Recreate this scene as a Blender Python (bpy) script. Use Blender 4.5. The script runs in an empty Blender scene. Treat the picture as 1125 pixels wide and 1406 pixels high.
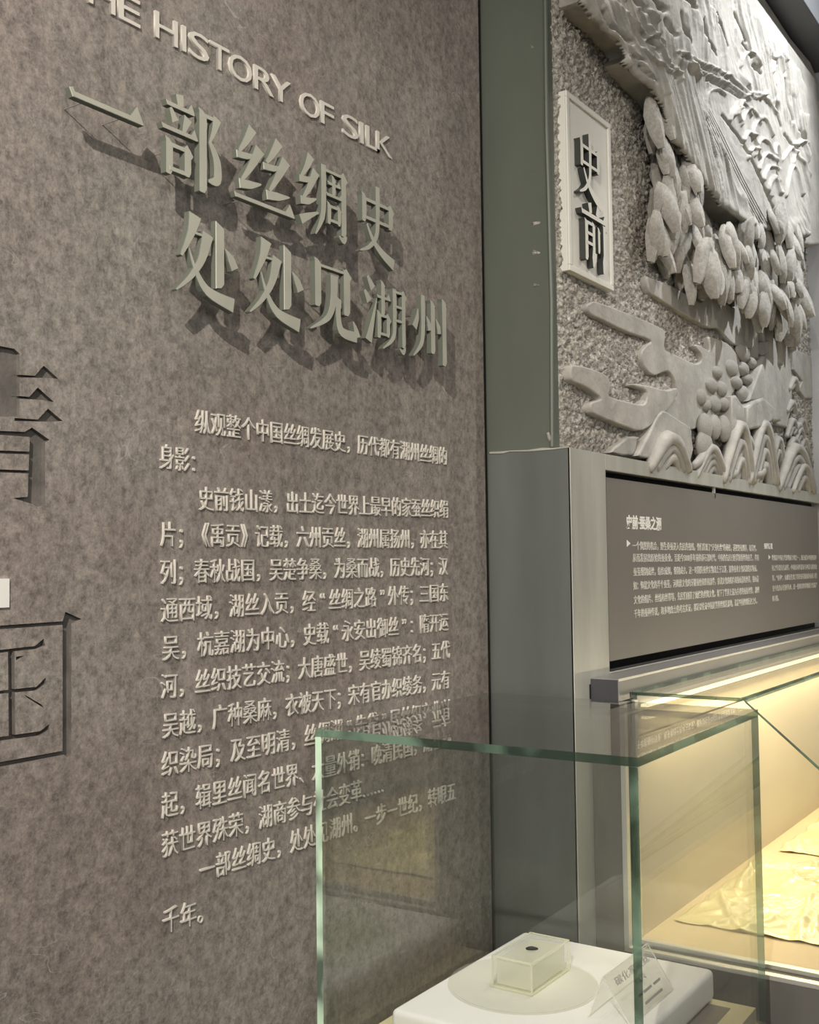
import bpy, bmesh, math, random
import numpy as np
from mathutils import Vector, Matrix, noise

random.seed(7)
C = bpy.context.scene.collection

# ------------------------------------------------------------------ camera
FPX, W, H = 1512.4, 1125, 1406
CAM = Vector((0, 0, 1.6))
yaw, pitch, roll = math.radians(55.75), math.radians(2.794), math.radians(-.687)
fwd = Vector((math.sin(yaw)*math.cos(pitch), math.cos(yaw)*math.cos(pitch), math.sin(pitch)))
rt = Vector((math.cos(yaw), -math.sin(yaw), 0)); up = rt.cross(fwd)
r_ = rt*math.cos(roll)+up*math.sin(roll); u_ = -rt*math.sin(roll)+up*math.cos(roll)
cd = bpy.data.cameras.new('camera'); cam = bpy.data.objects.new('camera', cd); C.objects.link(cam)
cam.matrix_world = Matrix.Translation(CAM) @ Matrix((r_, u_, -fwd)).transposed().to_4x4()
cd.sensor_fit = 'HORIZONTAL'; cd.sensor_width = 36; cd.lens = FPX/W*36; cd.clip_start = .02
bpy.context.scene.camera = cam

def ray(x, y): return r_*(x-W/2) - u_*(y-H/2) + fwd*FPX
def onY(x, y, Y): d = ray(x, y); return CAM + d*((Y-CAM.y)/d.y)
def onX(x, y, X): d = ray(x, y); return CAM + d*((X-CAM.x)/d.x)
def onZ(x, y, Z): d = ray(x, y); return CAM + d*((Z-CAM.z)/d.z)

# ------------------------------------------------------------------ world, lights, exposure
sc = bpy.context.scene
sc.view_settings.view_transform = 'Standard'; sc.view_settings.look = 'None'
sc.view_settings.gamma = 1; sc.view_settings.use_curve_mapping = False
sc.view_settings.exposure = 0.0
sc.cycles.transparent_max_bounces = 48; sc.cycles.max_bounces = 10
wd = bpy.data.worlds.new('museum_ambient'); sc.world = wd; wd.use_nodes = True
wd.node_tree.nodes['Background'].inputs[0].default_value = (.93, .96, 1, 1)
wd.node_tree.nodes['Background'].inputs[1].default_value = .2

def spot(name, loc, to, power, angle, blend=.4, size=.05, col=(1, .93, .84)):
    l = bpy.data.lights.new(name, 'SPOT'); l.energy = power; l.spot_size = math.radians(angle)
    l.spot_blend = blend; l.shadow_soft_size = size; l.color = col
    o = bpy.data.objects.new(name, l); C.objects.link(o); o.location = loc
    o.rotation_euler = (Vector(to)-Vector(loc)).to_track_quat('-Z', 'Y').to_euler(); return o
def area(name, loc, to, power, sx, sy, col=(1, .95, .88)):
    l = bpy.data.lights.new(name, 'AREA'); l.energy = power; l.shape = 'RECTANGLE'; l.size = sx; l.size_y = sy; l.color = col
    o = bpy.data.objects.new(name, l); C.objects.link(o); o.location = loc
    o.rotation_euler = (Vector(to)-Vector(loc)).to_track_quat('-Z', 'Y').to_euler(); return o

spot('headline_spot', (-1.12, -.145, 3.24), (1.15, 1.3, 1.75), 430, 74, 1, .02)
spot('headline_spot_near', (1.2, -.35, 4.4), (1.2, 1.3, 1.7), 34, 70, 1, .05)
spot('relief_spot', (4.1, -.15, 4.2), (3.7, 1.14, 3.0), 290, 60, .9, .03, (.92, .96, 1))
spot('relief_grazing_spot', (3.5, .68, 4.3), (3.2, 1.14, 2.4), 66, 95, .8, .025, (1, .97, .92))
spot('relief_grazing_spot', (2.75, .66, 4.3), (2.6, 1.14, 2.4), 40, 80, .8, .025, (1, .97, .93))
spot('facade_spot', (2.9, -1.2, 4.2), (2.7, 1.1, 1.7), 112, 38, .8, .05)
spot('case_spot', (1.5, .35, 4.2), (1.9, .95, .8), 105, 18, .7, .05, (1, .96, .9))
area('hall_fill', (-.8, -2.0, 2.6), (1.8, .9, 1.1), 46, 2.5, 1.2, (1, .95, .88))
area('aisle_fill', (-2.8, .1, 2.3), (2.2, .8, 1.4), 20, 1.0, 2.0, (1, .96, .9))

# ------------------------------------------------------------------ materials
def mat(name, col, rough=.6, metal=0, spec=.5, noise_amt=0, nscale=8, bump=0, bscale=60, detail=6, stretch=None, col2=None, emit=0):
    m = bpy.data.materials.new(name); m.use_nodes = True; nt = m.node_tree; b = nt.nodes['Principled BSDF']
    b.inputs['Base Color'].default_value = (*col, 1); b.inputs['Roughness'].default_value = rough
    b.inputs['Metallic'].default_value = metal; b.inputs['Specular IOR Level'].default_value = spec
    tc = nt.nodes.new('ShaderNodeTexCoord'); src = tc.outputs['Object']
    if stretch:
        mp = nt.nodes.new('ShaderNodeMapping'); mp.inputs['Scale'].default_value = stretch
        nt.links.new(src, mp.inputs[0]); src = mp.outputs[0]
    if noise_amt or col2:
        n = nt.nodes.new('ShaderNodeTexNoise'); n.inputs['Scale'].default_value = nscale; n.inputs['Detail'].default_value = detail
        nt.links.new(src, n.inputs['Vector'])
        r = nt.nodes.new('ShaderNodeValToRGB'); nt.links.new(n.outputs[0], r.inputs[0]); nt.links.new(r.outputs[0], b.inputs['Base Color'])
        c2 = col2 or tuple(c*(1-noise_amt) for c in col); c1 = col if col2 else tuple(min(1, c*(1+noise_amt)) for c in col)
        r.color_ramp.elements[0].position = .33; r.color_ramp.elements[0].color = (*c2, 1)
        r.color_ramp.elements[1].position = .67; r.color_ramp.elements[1].color = (*c1, 1)
    if bump:
        n2 = nt.nodes.new('ShaderNodeTexNoise'); n2.inputs['Scale'].default_value = bscale; n2.inputs['Detail'].default_value = 5
        nt.links.new(src, n2.inputs['Vector'])
        bp = nt.nodes.new('ShaderNodeBump'); bp.inputs['Strength'].default_value = bump; bp.inputs['Distance'].default_value = .004
        nt.links.new(n2.outputs[0], bp.inputs['Height']); nt.links.new(bp.outputs[0], b.inputs['Normal'])
    if emit:
        b.inputs['Emission Color'].default_value = (*col, 1); b.inputs['Emission Strength'].default_value = emit
    return m

def concrete():
    m = bpy.data.materials.new('polished_concrete'); m.use_nodes = True; nt = m.node_tree; L = nt.links; N = nt.nodes.new
    b = nt.nodes['Principled BSDF']; b.inputs['Roughness'].default_value = .62; b.inputs['Specular IOR Level'].default_value = .35
    tc = N('ShaderNodeTexCoord')
    def nz(scale, det, dist=0, stretch=(1, 1, 1), rough=.6):
        mp = N('ShaderNodeMapping'); mp.inputs['Scale'].default_value = stretch; L.new(tc.outputs['Object'], mp.inputs[0])
        n = N('ShaderNodeTexNoise'); n.inputs['Scale'].default_value = scale; n.inputs['Detail'].default_value = det
        n.inputs['Distortion'].default_value = dist; n.inputs['Roughness'].default_value = rough; L.new(mp.outputs[0], n.inputs['Vector']); return n.outputs[0]
    def ramp(f, stops):
        r = N('ShaderNodeValToRGB'); L.new(f, r.inputs[0]); e = r.color_ramp.elements
        e[0].position, e[0].color = stops[0][0], (*stops[0][1], 1); e[1].position, e[1].color = stops[-1][0], (*stops[-1][1], 1)
        for p, c in stops[1:-1]:
            k = e.new(p); k.color = (*c, 1)
        return r.outputs[0]
    def mix(a, c, f, mode='MIX'):
        x = N('ShaderNodeMix'); x.data_type = 'RGBA'; x.blend_type = mode
        if isinstance(f, float): x.inputs[0].default_value = f
        else: L.new(f, x.inputs[0])
        L.new(a, x.inputs[6])
        if isinstance(c, tuple): x.inputs[7].default_value = (*c, 1)
        else: L.new(c, x.inputs[7])
        return x.outputs[2]
    base = ramp(nz(2.6, 10, .25, (1, 1, 1), .68), [(.3, (.185, .162, .146)), (.5, (.222, .2, .18)), (.7, (.262, .24, .216))])
    tint = ramp(nz(1.3, 4, 0), [(.35, (.225, .178, .155)), (.65, (.215, .22, .185))])
    base = mix(base, tint, .35)
    fine = ramp(nz(75, 10, .1, (1, 1, .9), .8), [(.37, (.42, .41, .4)), (.5, (1.0, 1.0, 1.0)), (.63, (1.55, 1.53, 1.48))])
    base = mix(base, fine, .8, 'MULTIPLY')
    stv = ramp(nz(14, 5, .2, (1, 1, .12)), [(.35, (.82, .82, .82)), (.65, (1.1, 1.1, 1.1))])
    base = mix(base, stv, .55, 'MULTIPLY')
    # pale trowel scratches: thin bands of a warped noise
    s = N('ShaderNodeMath'); s.operation = 'SUBTRACT'; L.new(nz(7, 2, 1.8, (1, 1, 1.6)), s.inputs[0]); s.inputs[1].default_value = .62
    a = N('ShaderNodeMath'); a.operation = 'ABSOLUTE'; L.new(s.outputs[0], a.inputs[0])
    sc1 = ramp(a.outputs[0], [(0, (1, 1, 1)), (.009, (0, 0, 0))])
    msk = ramp(nz(5, 3), [(.5, (0, 0, 0)), (.6, (.6, .6, .6))])
    f = mix(sc1, msk, 1.0, 'MULTIPLY')
    base = mix(base, (.42, .4, .36), f)
    L.new(base, b.inputs['Base Color'])
    bp = N('ShaderNodeBump'); bp.inputs['Strength'].default_value = .45; bp.inputs['Distance'].default_value = .003
    L.new(nz(110, 8), bp.inputs['Height']); L.new(bp.outputs[0], b.inputs['Normal'])
    return m

def glass_mat(name, tint, refl=1.0):
    m = bpy.data.materials.new(name); m.use_nodes = True; nt = m.node_tree; nt.nodes.clear(); N = nt.nodes.new; L = nt.links
    o = N('ShaderNodeOutputMaterial'); t = N('ShaderNodeBsdfTransparent'); t.inputs[0].default_value = (*tint, 1)
    g = N('ShaderNodeBsdfGlossy'); g.inputs['Roughness'].default_value = 0.0
    lw = N('ShaderNodeLayerWeight'); lw.inputs[0].default_value = .5
    p = N('ShaderNodeMath'); p.operation = 'POWER'; L.new(lw.outputs['Facing'], p.inputs[0]); p.inputs[1].default_value = 5
    a = N('ShaderNodeMath'); a.operation = 'MULTIPLY_ADD'; L.new(p.outputs[0], a.inputs[0]); a.inputs[1].default_value = .96*refl; a.inputs[2].default_value = .04*refl
    x = N('ShaderNodeMixShader'); L.new(a.outputs[0], x.inputs[0]); L.new(t.outputs[0], x.inputs[1]); L.new(g.outputs[0], x.inputs[2]); L.new(x.outputs[0], o.inputs[0])
    return m

def milky(name, col, k):
    m = bpy.data.materials.new(name); m.use_nodes = True; nt = m.node_tree; nt.nodes.clear(); N = nt.nodes.new; L = nt.links
    o = N('ShaderNodeOutputMaterial'); t = N('ShaderNodeBsdfTransparent'); t.inputs[0].default_value = (.97, .97, .95, 1)
    d = N('ShaderNodeBsdfDiffuse'); d.inputs[0].default_value = (*col, 1); d2 = N('ShaderNodeBsdfTranslucent'); d2.inputs[0].default_value = (*col, 1)
    a = N('ShaderNodeMixShader'); a.inputs[0].default_value = .5; L.new(d.outputs[0], a.inputs[1]); L.new(d2.outputs[0], a.inputs[2])
    x = N('ShaderNodeMixShader'); x.inputs[0].default_value = k; L.new(t.outputs[0], x.inputs[1]); L.new(a.outputs[0], x.inputs[2]); L.new(x.outputs[0], o.inputs[0]); return m

def edge_mat(name, tint, diff, k):
    m = bpy.data.materials.new(name); m.use_nodes = True; nt = m.node_tree; nt.nodes.clear(); N = nt.nodes.new; L = nt.links
    o = N('ShaderNodeOutputMaterial'); t = N('ShaderNodeBsdfTransparent'); t.inputs[0].default_value = (*tint, 1)
    b = N('ShaderNodeBsdfPrincipled'); b.inputs['Roughness'].default_value = .12
    tc = N('ShaderNodeTexCoord'); n = N('ShaderNodeTexNoise'); n.inputs['Scale'].default_value = 9; n.inputs['Detail'].default_value = 2; L.new(tc.outputs['Object'], n.inputs['Vector'])
    r = N('ShaderNodeValToRGB'); r.color_ramp.elements[0].position = .42; r.color_ramp.elements[1].position = .6
    r.color_ramp.elements[0].color = (*[c*.25 for c in diff], 1); r.color_ramp.elements[1].color = (*[min(1, c*1.7) for c in diff], 1)  # ramp paints gleams and dark runs along the glass edges
    L.new(n.outputs[0], r.inputs[0]); L.new(r.outputs[0], b.inputs['Base Color'])
    x = N('ShaderNodeMixShader'); x.inputs[0].default_value = k; L.new(t.outputs[0], x.inputs[1]); L.new(b.outputs[0], x.inputs[2]); L.new(x.outputs[0], o.inputs[0])
    return m

M = {
    'concrete': concrete(),
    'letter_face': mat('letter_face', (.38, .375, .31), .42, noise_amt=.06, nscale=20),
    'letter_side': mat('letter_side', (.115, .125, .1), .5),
    'concrete_pin': mat('dull_pin', (.2, .185, .16), .6),
    'pale_letter': mat('pale_letter', (.6, .565, .5), .45),
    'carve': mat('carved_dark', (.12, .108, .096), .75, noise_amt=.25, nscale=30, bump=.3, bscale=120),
    'green_plaster': mat('green_plaster', (.085, .095, .075), .5, noise_amt=.22, nscale=3, stretch=(1, 1, .3), bump=.12, bscale=14),
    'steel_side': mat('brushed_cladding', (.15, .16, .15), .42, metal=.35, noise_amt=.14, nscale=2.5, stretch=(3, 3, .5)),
    'cladding': mat('lit_cladding', (.47, .465, .405), .4, metal=.25, noise_amt=.12, nscale=4, stretch=(4, 4, .6)),  # front cladding paler than the side, the relief light put into its colour
    'rail': mat('grey_rail', (.27, .265, .255), .4, metal=.3, noise_amt=.05, nscale=5),
    'cap': mat('charcoal_cap', (.055, .055, .06), .5),
    'black': mat('black_recess', (.008, .008, .008), .7),
    'board': mat('taupe_board', (.185, .168, .145), .45, noise_amt=.04, nscale=3),
    'print': mat('cream_print', (.62, .6, .54), .6),
    'print_bold': mat('white_print', (.85, .83, .77), .6),
    'stucco': mat('relief_stone', (.37, .342, .295), .85, noise_amt=.5, nscale=110, bump=1.0, bscale=210),
    'stone': mat('smooth_relief_stone', (.37, .35, .31), .7, noise_amt=.16, nscale=14, bump=.6, bscale=55),
    'plaque': mat('plaque_cream', (.66, .645, .58), .5),
    'plaque_side': mat('plaque_letter_side', (.028, .03, .026), .5),
    'soffit': mat('charcoal_soffit', (.085, .088, .09), .6),
    'end_wall': mat('grey_plaster_wall', (.5, .51, .53), .7, noise_amt=.08, nscale=6),
    'floor': mat('dark_floor_tile', (.07, .066, .06), .3, noise_amt=.15, nscale=3),
    'ceil': mat('brown_ceiling', (.2, .165, .125), .8),
    'wood': mat('pale_wood', (.55, .42, .28), .5, noise_amt=.15, nscale=10, stretch=(1, 1, .2)),
    'alu': mat('pale_aluminium', (.6, .59, .54), .3, metal=.4),
    'back': mat('cream_back_panel', (.55, .49, .38), .55, noise_amt=.03, nscale=3),
    'base_dark': mat('dark_brown_plinth', (.045, .04, .034), .35),
    'base_grey': mat('grey_brown_side', (.17, .16, .145), .35, metal=.2, noise_amt=.15, nscale=4, stretch=(3, 3, .6)),
    'fabric': mat('beige_fabric', (.55, .45, .29), .85, noise_amt=.04, nscale=5, bump=.1, bscale=300),
    'silk': mat('cream_silk', (.68, .62, .35), .22, spec=.8, noise_amt=.05, nscale=7),
    'glass': glass_mat('clear_glass', (.985, .993, .986), 1.3),
    'showcase_glass': glass_mat('showcase_glass', (.985, .99, .98), .6),
    'edge': edge_mat('green_glass_edge', (.55, .74, .62), (.105, .165, .12), .74),
    'edge_lit': edge_mat('lit_green_glass_edge', (.7, .85, .72), (.42, .56, .42), .9),  # brighter copy of the same glass edge, its light put into the colour
    'acrylic': glass_mat('clear_acrylic', (.985, .985, .97), .7), 'milk': milky('milky_acrylic', (.93, .93, .85), .55), 'disc': milky('thin_acrylic', (.9, .9, .86), .12), 'edge_clear': glass_mat('clear_glass_edge', (.93, .97, .94), .5),
    'acrylic_edge': milky('acrylic_edge', (.95, .95, .82), .55),
    'cloth': mat('white_cloth', (.78, .77, .74), .75, noise_amt=.02, nscale=5, bump=.15, bscale=25),
    'yellow_board': mat('cream_base_board', (.55, .5, .3), .6, noise_amt=.05, nscale=8),
    'grey_strip': mat('grey_felt_strip', (.16, .14, .12), .7),
    'specimen': mat('dark_specimen', (.012, .011, .01), .5),
    'card': milky('card_acrylic', (.85, .85, .8), .16),
    'card_edge': milky('card_edge', (.9, .9, .86), .8),
    'grey_ink': mat('grey_ink', (.3, .29, .27), .6),
    'red_ink': mat('faded_red_ink', (.45, .2, .15), .6),
    'white_card': mat('white_card', (.75, .73, .68), .5),
    'led': mat('led_strip', (1, .86, .55), .5, emit=2.5),
    'lamp': mat('black_lamp_body', (.02, .02, .02), .4),
}

# ------------------------------------------------------------------ helpers
def new_obj(name, me, parent=None, loc=None):
    o = bpy.data.objects.new(name, me); C.objects.link(o)
    if parent: o.parent = parent
    if loc is not None: o.location = loc
    return o
def thing(name, label, cat, loc=(0, 0, 0), group=None, rz=0):
    o = bpy.data.objects.new(name, None); C.objects.link(o); o.location = loc; o.rotation_euler = (0, 0, rz)
    o.empty_display_size = .05; o['label'] = label; o['category'] = cat
    if group: o['group'] = group
    return o
def tag(o, label, cat, group=None):
    o['label'] = label; o['category'] = cat
    if group: o['group'] = group
    return o
class MB:
    def __init__(s): s.v = []; s.f = []; s.mi = []
    def add(s, vs, fs, mi=0):
        k = len(s.v); s.v += [tuple(p) for p in vs]; s.f += [tuple(i+k for i in f) for f in fs]
        s.mi += ([mi]*len(fs) if isinstance(mi, int) else mi); return s
    def box(s, a, b, mi=0):
        (x0, y0, z0), (x1, y1, z1) = a, b
        return s.add([(x0, y0, z0), (x1, y0, z0), (x1, y1, z0), (x0, y1, z0), (x0, y0, z1), (x1, y0, z1), (x1, y1, z1), (x0, y1, z1)],
                     [(0, 3, 2, 1), (4, 5, 6, 7), (0, 1, 5, 4), (1, 2, 6, 5), (2, 3, 7, 6), (3, 0, 4, 7)], mi)
    def prism(s, pts, y0, y1, mi_front=0, mi_side=0):   # pts in (x, z); front at y0, back at y1
        n = len(pts)
        ar = sum(pts[i][0]*pts[(i+1) % n][1]-pts[(i+1) % n][0]*pts[i][1] for i in range(n))
        if ar < 0: pts = pts[::-1]
        vs = [(x, y0, z) for x, z in pts]+[(x, y1, z) for x, z in pts]
        fs = [tuple(range(n)), tuple(range(2*n-1, n-1, -1))]+[(i, i+n, (i+1) % n+n, (i+1) % n) for i in range(n)]
        return s.add(vs, fs, [mi_front, mi_front]+[mi_side]*n)
    def tube(s, pts, r, n=6, flat=1.0, mi=0):           # round bar along pts; r number or list
        P = [Vector(p) for p in pts]; k = len(P); R = r if isinstance(r, (list, tuple)) else [r]*k; vs = []; fs = []
        for i, p in enumerate(P):
            t = (P[min(i+1, k-1)]-P[max(i-1, 0)]).normalized()
            a = Vector((0, 1, 0)) if abs(t.y) < .9 else Vector((1, 0, 0)); u = t.cross(a).normalized(); w = t.cross(u)
            for j in range(n):
                q = 2*math.pi*j/n; vs.append(p+(u*math.cos(q)+w*math.sin(q)*flat)*R[i])
        for i in range(k-1):
            for j in range(n): fs.append((i*n+j, i*n+(j+1) % n, (i+1)*n+(j+1) % n, (i+1)*n+j))
        fs += [tuple(range(n))[::-1], tuple(range((k-1)*n, k*n))]
        return s.add(vs, fs, mi)
    def lathe(s, prof, c, n=32, mi=0):
        vs = []; fs = []; k = len(prof)
        for j in range(n):
            q = 2*math.pi*j/n
            for r, z in prof: vs.append((c[0]+r*math.cos(q), c[1]+r*math.sin(q), c[2]+z))
        for j in range(n):
            for i in range(k-1): fs.append((j*k+i, ((j+1) % n)*k+i, ((j+1) % n)*k+i+1, j*k+i+1))
        return s.add(vs, fs, mi)
    def mesh(s, name, mats, smooth=False):
        me = bpy.data.meshes.new(name); me.from_pydata(s.v, [], s.f)
        for m in (mats if isinstance(mats, (list, tuple)) else [mats]): me.materials.append(m)
        me.polygons.foreach_set('material_index', s.mi)
        if smooth: me.polygons.foreach_set('use_smooth', [True]*len(s.f))
        bm = bmesh.new(); bm.from_mesh(me); bmesh.ops.recalc_face_normals(bm, faces=bm.faces); bm.to_mesh(me); bm.free()
        return me
    def build(s, name, mats, parent=None, smooth=False, bevel=0, segs=2):
        o = new_obj(name, s.mesh(name, mats, smooth), parent)
        if bevel:
            b = o.modifiers.new('bevel', 'BEVEL'); b.width = bevel; b.segments = segs; b.limit_method = 'ANGLE'; b.angle_limit = math.radians(40)
        return o
def bx(name, a, b, m, parent=None, bevel=0):
    return MB().box(a, b).build(name, m, parent, bevel=bevel)
def struct(o): o['kind'] = 'structure'; return o
def curve_mesh(loops, extrude, bevel=0, segs=2):
    """filled outline(s) in the XY plane, thickened both ways, as a mesh"""
    c = bpy.data.curves.new('outline', 'CURVE'); c.dimensions = '2D'; c.fill_mode = 'BOTH'
    c.extrude = max(extrude-bevel, 0); c.bevel_depth = bevel; c.bevel_resolution = segs; c.offset = -bevel
    for lp in loops:
        sp = c.splines.new('POLY'); sp.points.add(len(lp)-1); sp.use_cyclic_u = True
        for i, (x, y) in enumerate(lp): sp.points[i].co = (x, y, 0, 1)
    o = bpy.data.objects.new('tmp', c); C.objects.link(o)
    me = bpy.data.meshes.new_from_object(o.evaluated_get(bpy.context.evaluated_depsgraph_get()))
    bpy.data.objects.remove(o); bpy.data.curves.remove(c); return me
def smooth_loop(pts, n=4, closed=True):
    out = []; k = len(pts)
    for i in range(k if closed else k-1):
        g = lambda j: Vector(pts[j % k]) if closed else Vector(pts[min(max(j, 0), k-1)])
        p0, p1, p2, p3 = g(i-1), g(i), g(i+1), g(i+2)
        for s in range(n):
            t = s/n; out.append(tuple(.5*((2*p1)+(-p0+p2)*t+(2*p0-5*p1+4*p2-p3)*t*t+(-p0+3*p1-3*p2+p3)*t**3)))
    if not closed: out.append(tuple(pts[-1]))
    return out
UPRIGHT = Matrix.Rotation(math.pi/2, 4, 'X')            # local XY onto the wall plane, local +Z towards the viewer (-Y)
_g = {}
def glyph(ch, extrude, offset=0, bevel=0, res=3):
    k = (ch, extrude, offset, bevel)
    if k not in _g:
        c = bpy.data.curves.new('glyph', 'FONT'); c.body = ch; c.size = 1; c.extrude = extrude; c.offset = offset; c.bevel_depth = bevel; c.resolution_u = res
        o = bpy.data.objects.new('tmp', c); C.objects.link(o)
        me = bpy.data.meshes.new_from_object(o.evaluated_get(bpy.context.evaluated_depsgraph_get()))
        bpy.data.objects.remove(o); bpy.data.curves.remove(c); me.transform(UPRIGHT); me.name = 'character'; _g[k] = me
    return _g[k]

WY = 1.3            # face of the concrete wall
RX = 2.24           # its right end, where the housing steps forward
RY = 1.14           # ground of the relief
FY = 1.087          # face of the housing below the relief
EX = 4.5            # end wall

# ------------------------------------------------------------------ room shell
struct(bx('floor', (-3, -4, -.1), (7, 1.6, 0), M['floor']))
struct(bx('ceiling', (-3, -4, 4.6), (7, 1.6, 4.7), M['ceil']))
struct(bx('wall_end', (EX, -4, 0), (EX+.15, 1.6, 4.6), M['end_wall']))
struct(bx('ceiling_soffit', (RX, .955, 3.55), (EX, 1.6, 4.6), M['soffit'], bevel=.004))
struct(bx('wall_recess', (RX+.012, RY+.03, 0), (EX, 1.6, 3.55), M['green_plaster']))

# concrete wall with two large incised characters at its left
wall = bx('wall_left', (-3, WY, 0), (RX-.014, WY+.3, 4.6), M['concrete']); struct(wall)
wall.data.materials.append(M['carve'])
def wp(pts): return [(lambda p: (p.x, p.z))(onY(x, y, WY)) for x, y in pts]
CARVE = [
    [(-14, 474), (0, 475), (20, 479), (27, 486), (27, 572), (-14, 572)],
    [(20, 514), (48, 516), (60, 502), (80, 520), (66, 519), (20, 518)],
    [(20, 543), (40, 545), (52, 532), (74, 552), (56, 549), (20, 547)],
    [(20, 574), (52, 576), (66, 561), (86, 578), (70, 579), (20, 578)],
    [(-14, 591), (34, 593), (44, 587), (68, 604), (62, 608), (62, 694), (50, 696), (44, 692), (18, 684), (38, 682), (41, 600), (-14, 596)],
    [(-14, 618), (41, 620), (41, 624), (-14, 622)], [(-14, 644), (41, 646), (41, 650), (-14, 648)],
    [(-14, 860), (86, 853), (90, 840), (112, 850), (98, 856), (98, 1036), (92, 1040), (86, 1034), (86, 858), (-14, 865)],
    [(-14, 1049), (86, 1031), (90, 1036), (-14, 1056)],
    [(-14, 894), (48, 887), (60, 877), (62, 886), (50, 891), (-14, 898)],
    [(11, 894), (20, 892), (21, 1009), (12, 1011)], [(-14, 950), (50, 943), (63, 930), (63, 939), (50, 948), (-14, 954)],
    [(-14, 1014), (55, 1004), (68, 994), (68, 1002), (55, 1010), (-14, 1019)],
    [(22, 902), (34, 900), (22, 907)], [(34, 954), (58, 968), (60, 972), (36, 957)],
]
cm = MB()
for i, lp in enumerate(CARVE): cm.prism(wp(lp), WY-.05, WY+.007+i*.0003)
cut = bpy.data.objects.new('cut', cm.mesh('cut', M['carve'])); C.objects.link(cut)
md = wall.modifiers.new('b', 'BOOLEAN'); md.object = cut; md.operation = 'DIFFERENCE'; md.solver = 'EXACT'; md.use_self = True
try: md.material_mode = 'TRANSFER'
except Exception: pass
bpy.context.view_layer.update()
me = bpy.data.meshes.new_from_object(wall.evaluated_get(bpy.context.evaluated_depsgraph_get()))
wall.modifiers.clear(); wall.data = me; me.name = 'wall_left'; bpy.data.objects.remove(cut)

# ------------------------------------------------------------------ brush-serif characters drawn stroke by stroke (0..100 em box)
def S(pts, ws):                                         # stroke of varying width along a smooth centre line
    c = smooth_loop(pts, 5, False); n = len(c); L = []; R = []
    for i, p in enumerate(c):
        a = c[max(i-1, 0)]; b = c[min(i+1, n-1)]; dx, dy = b[0]-a[0], b[1]-a[1]; l = math.hypot(dx, dy) or 1
        f = i/(n-1)*(len(ws)-1); k = min(int(f), len(ws)-2); w = (ws[k]+(ws[k+1]-ws[k])*(f-k))/2
        L.append((p[0]-dy/l*w, p[1]+dx/l*w)); R.append((p[0]+dy/l*w, p[1]-dx/l*w))
    return L+R[::-1]
def Hs(x0, x1, y, t=5, s=10): return [(x0-1, y+t/2+1), (x0+4, y+t/2), (x1-s*1.1, y+t/2), (x1-s*.55, y+t/2+s*.8), (x1+1, y-t/2+1), (x1-1, y-t/2), (x0+2, y-t/2)]
def Hp(x0, x1, y, t=5): return [(x0, y+t/2), (x1, y+t/2), (x1, y-t/2), (x0, y-t/2)]
def Vs(x, y1, y0, w=11): return [(x-w/2-2, y1+1), (x-w/2, y1-4), (x-w/2, y0+1), (x-w/2+2, y0), (x+w*.2, y0), (x+w/2, y0+6), (x+w/2, y1-7), (x+w/2+3, y1-9), (x, y1-1)]
def Cr(x, y, w=11): return [(x-w/2, y-3), (x-w/2, y+3), (x-1, y+7), (x+w/2+4, y-4), (x+w/2, y-9)]
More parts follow.
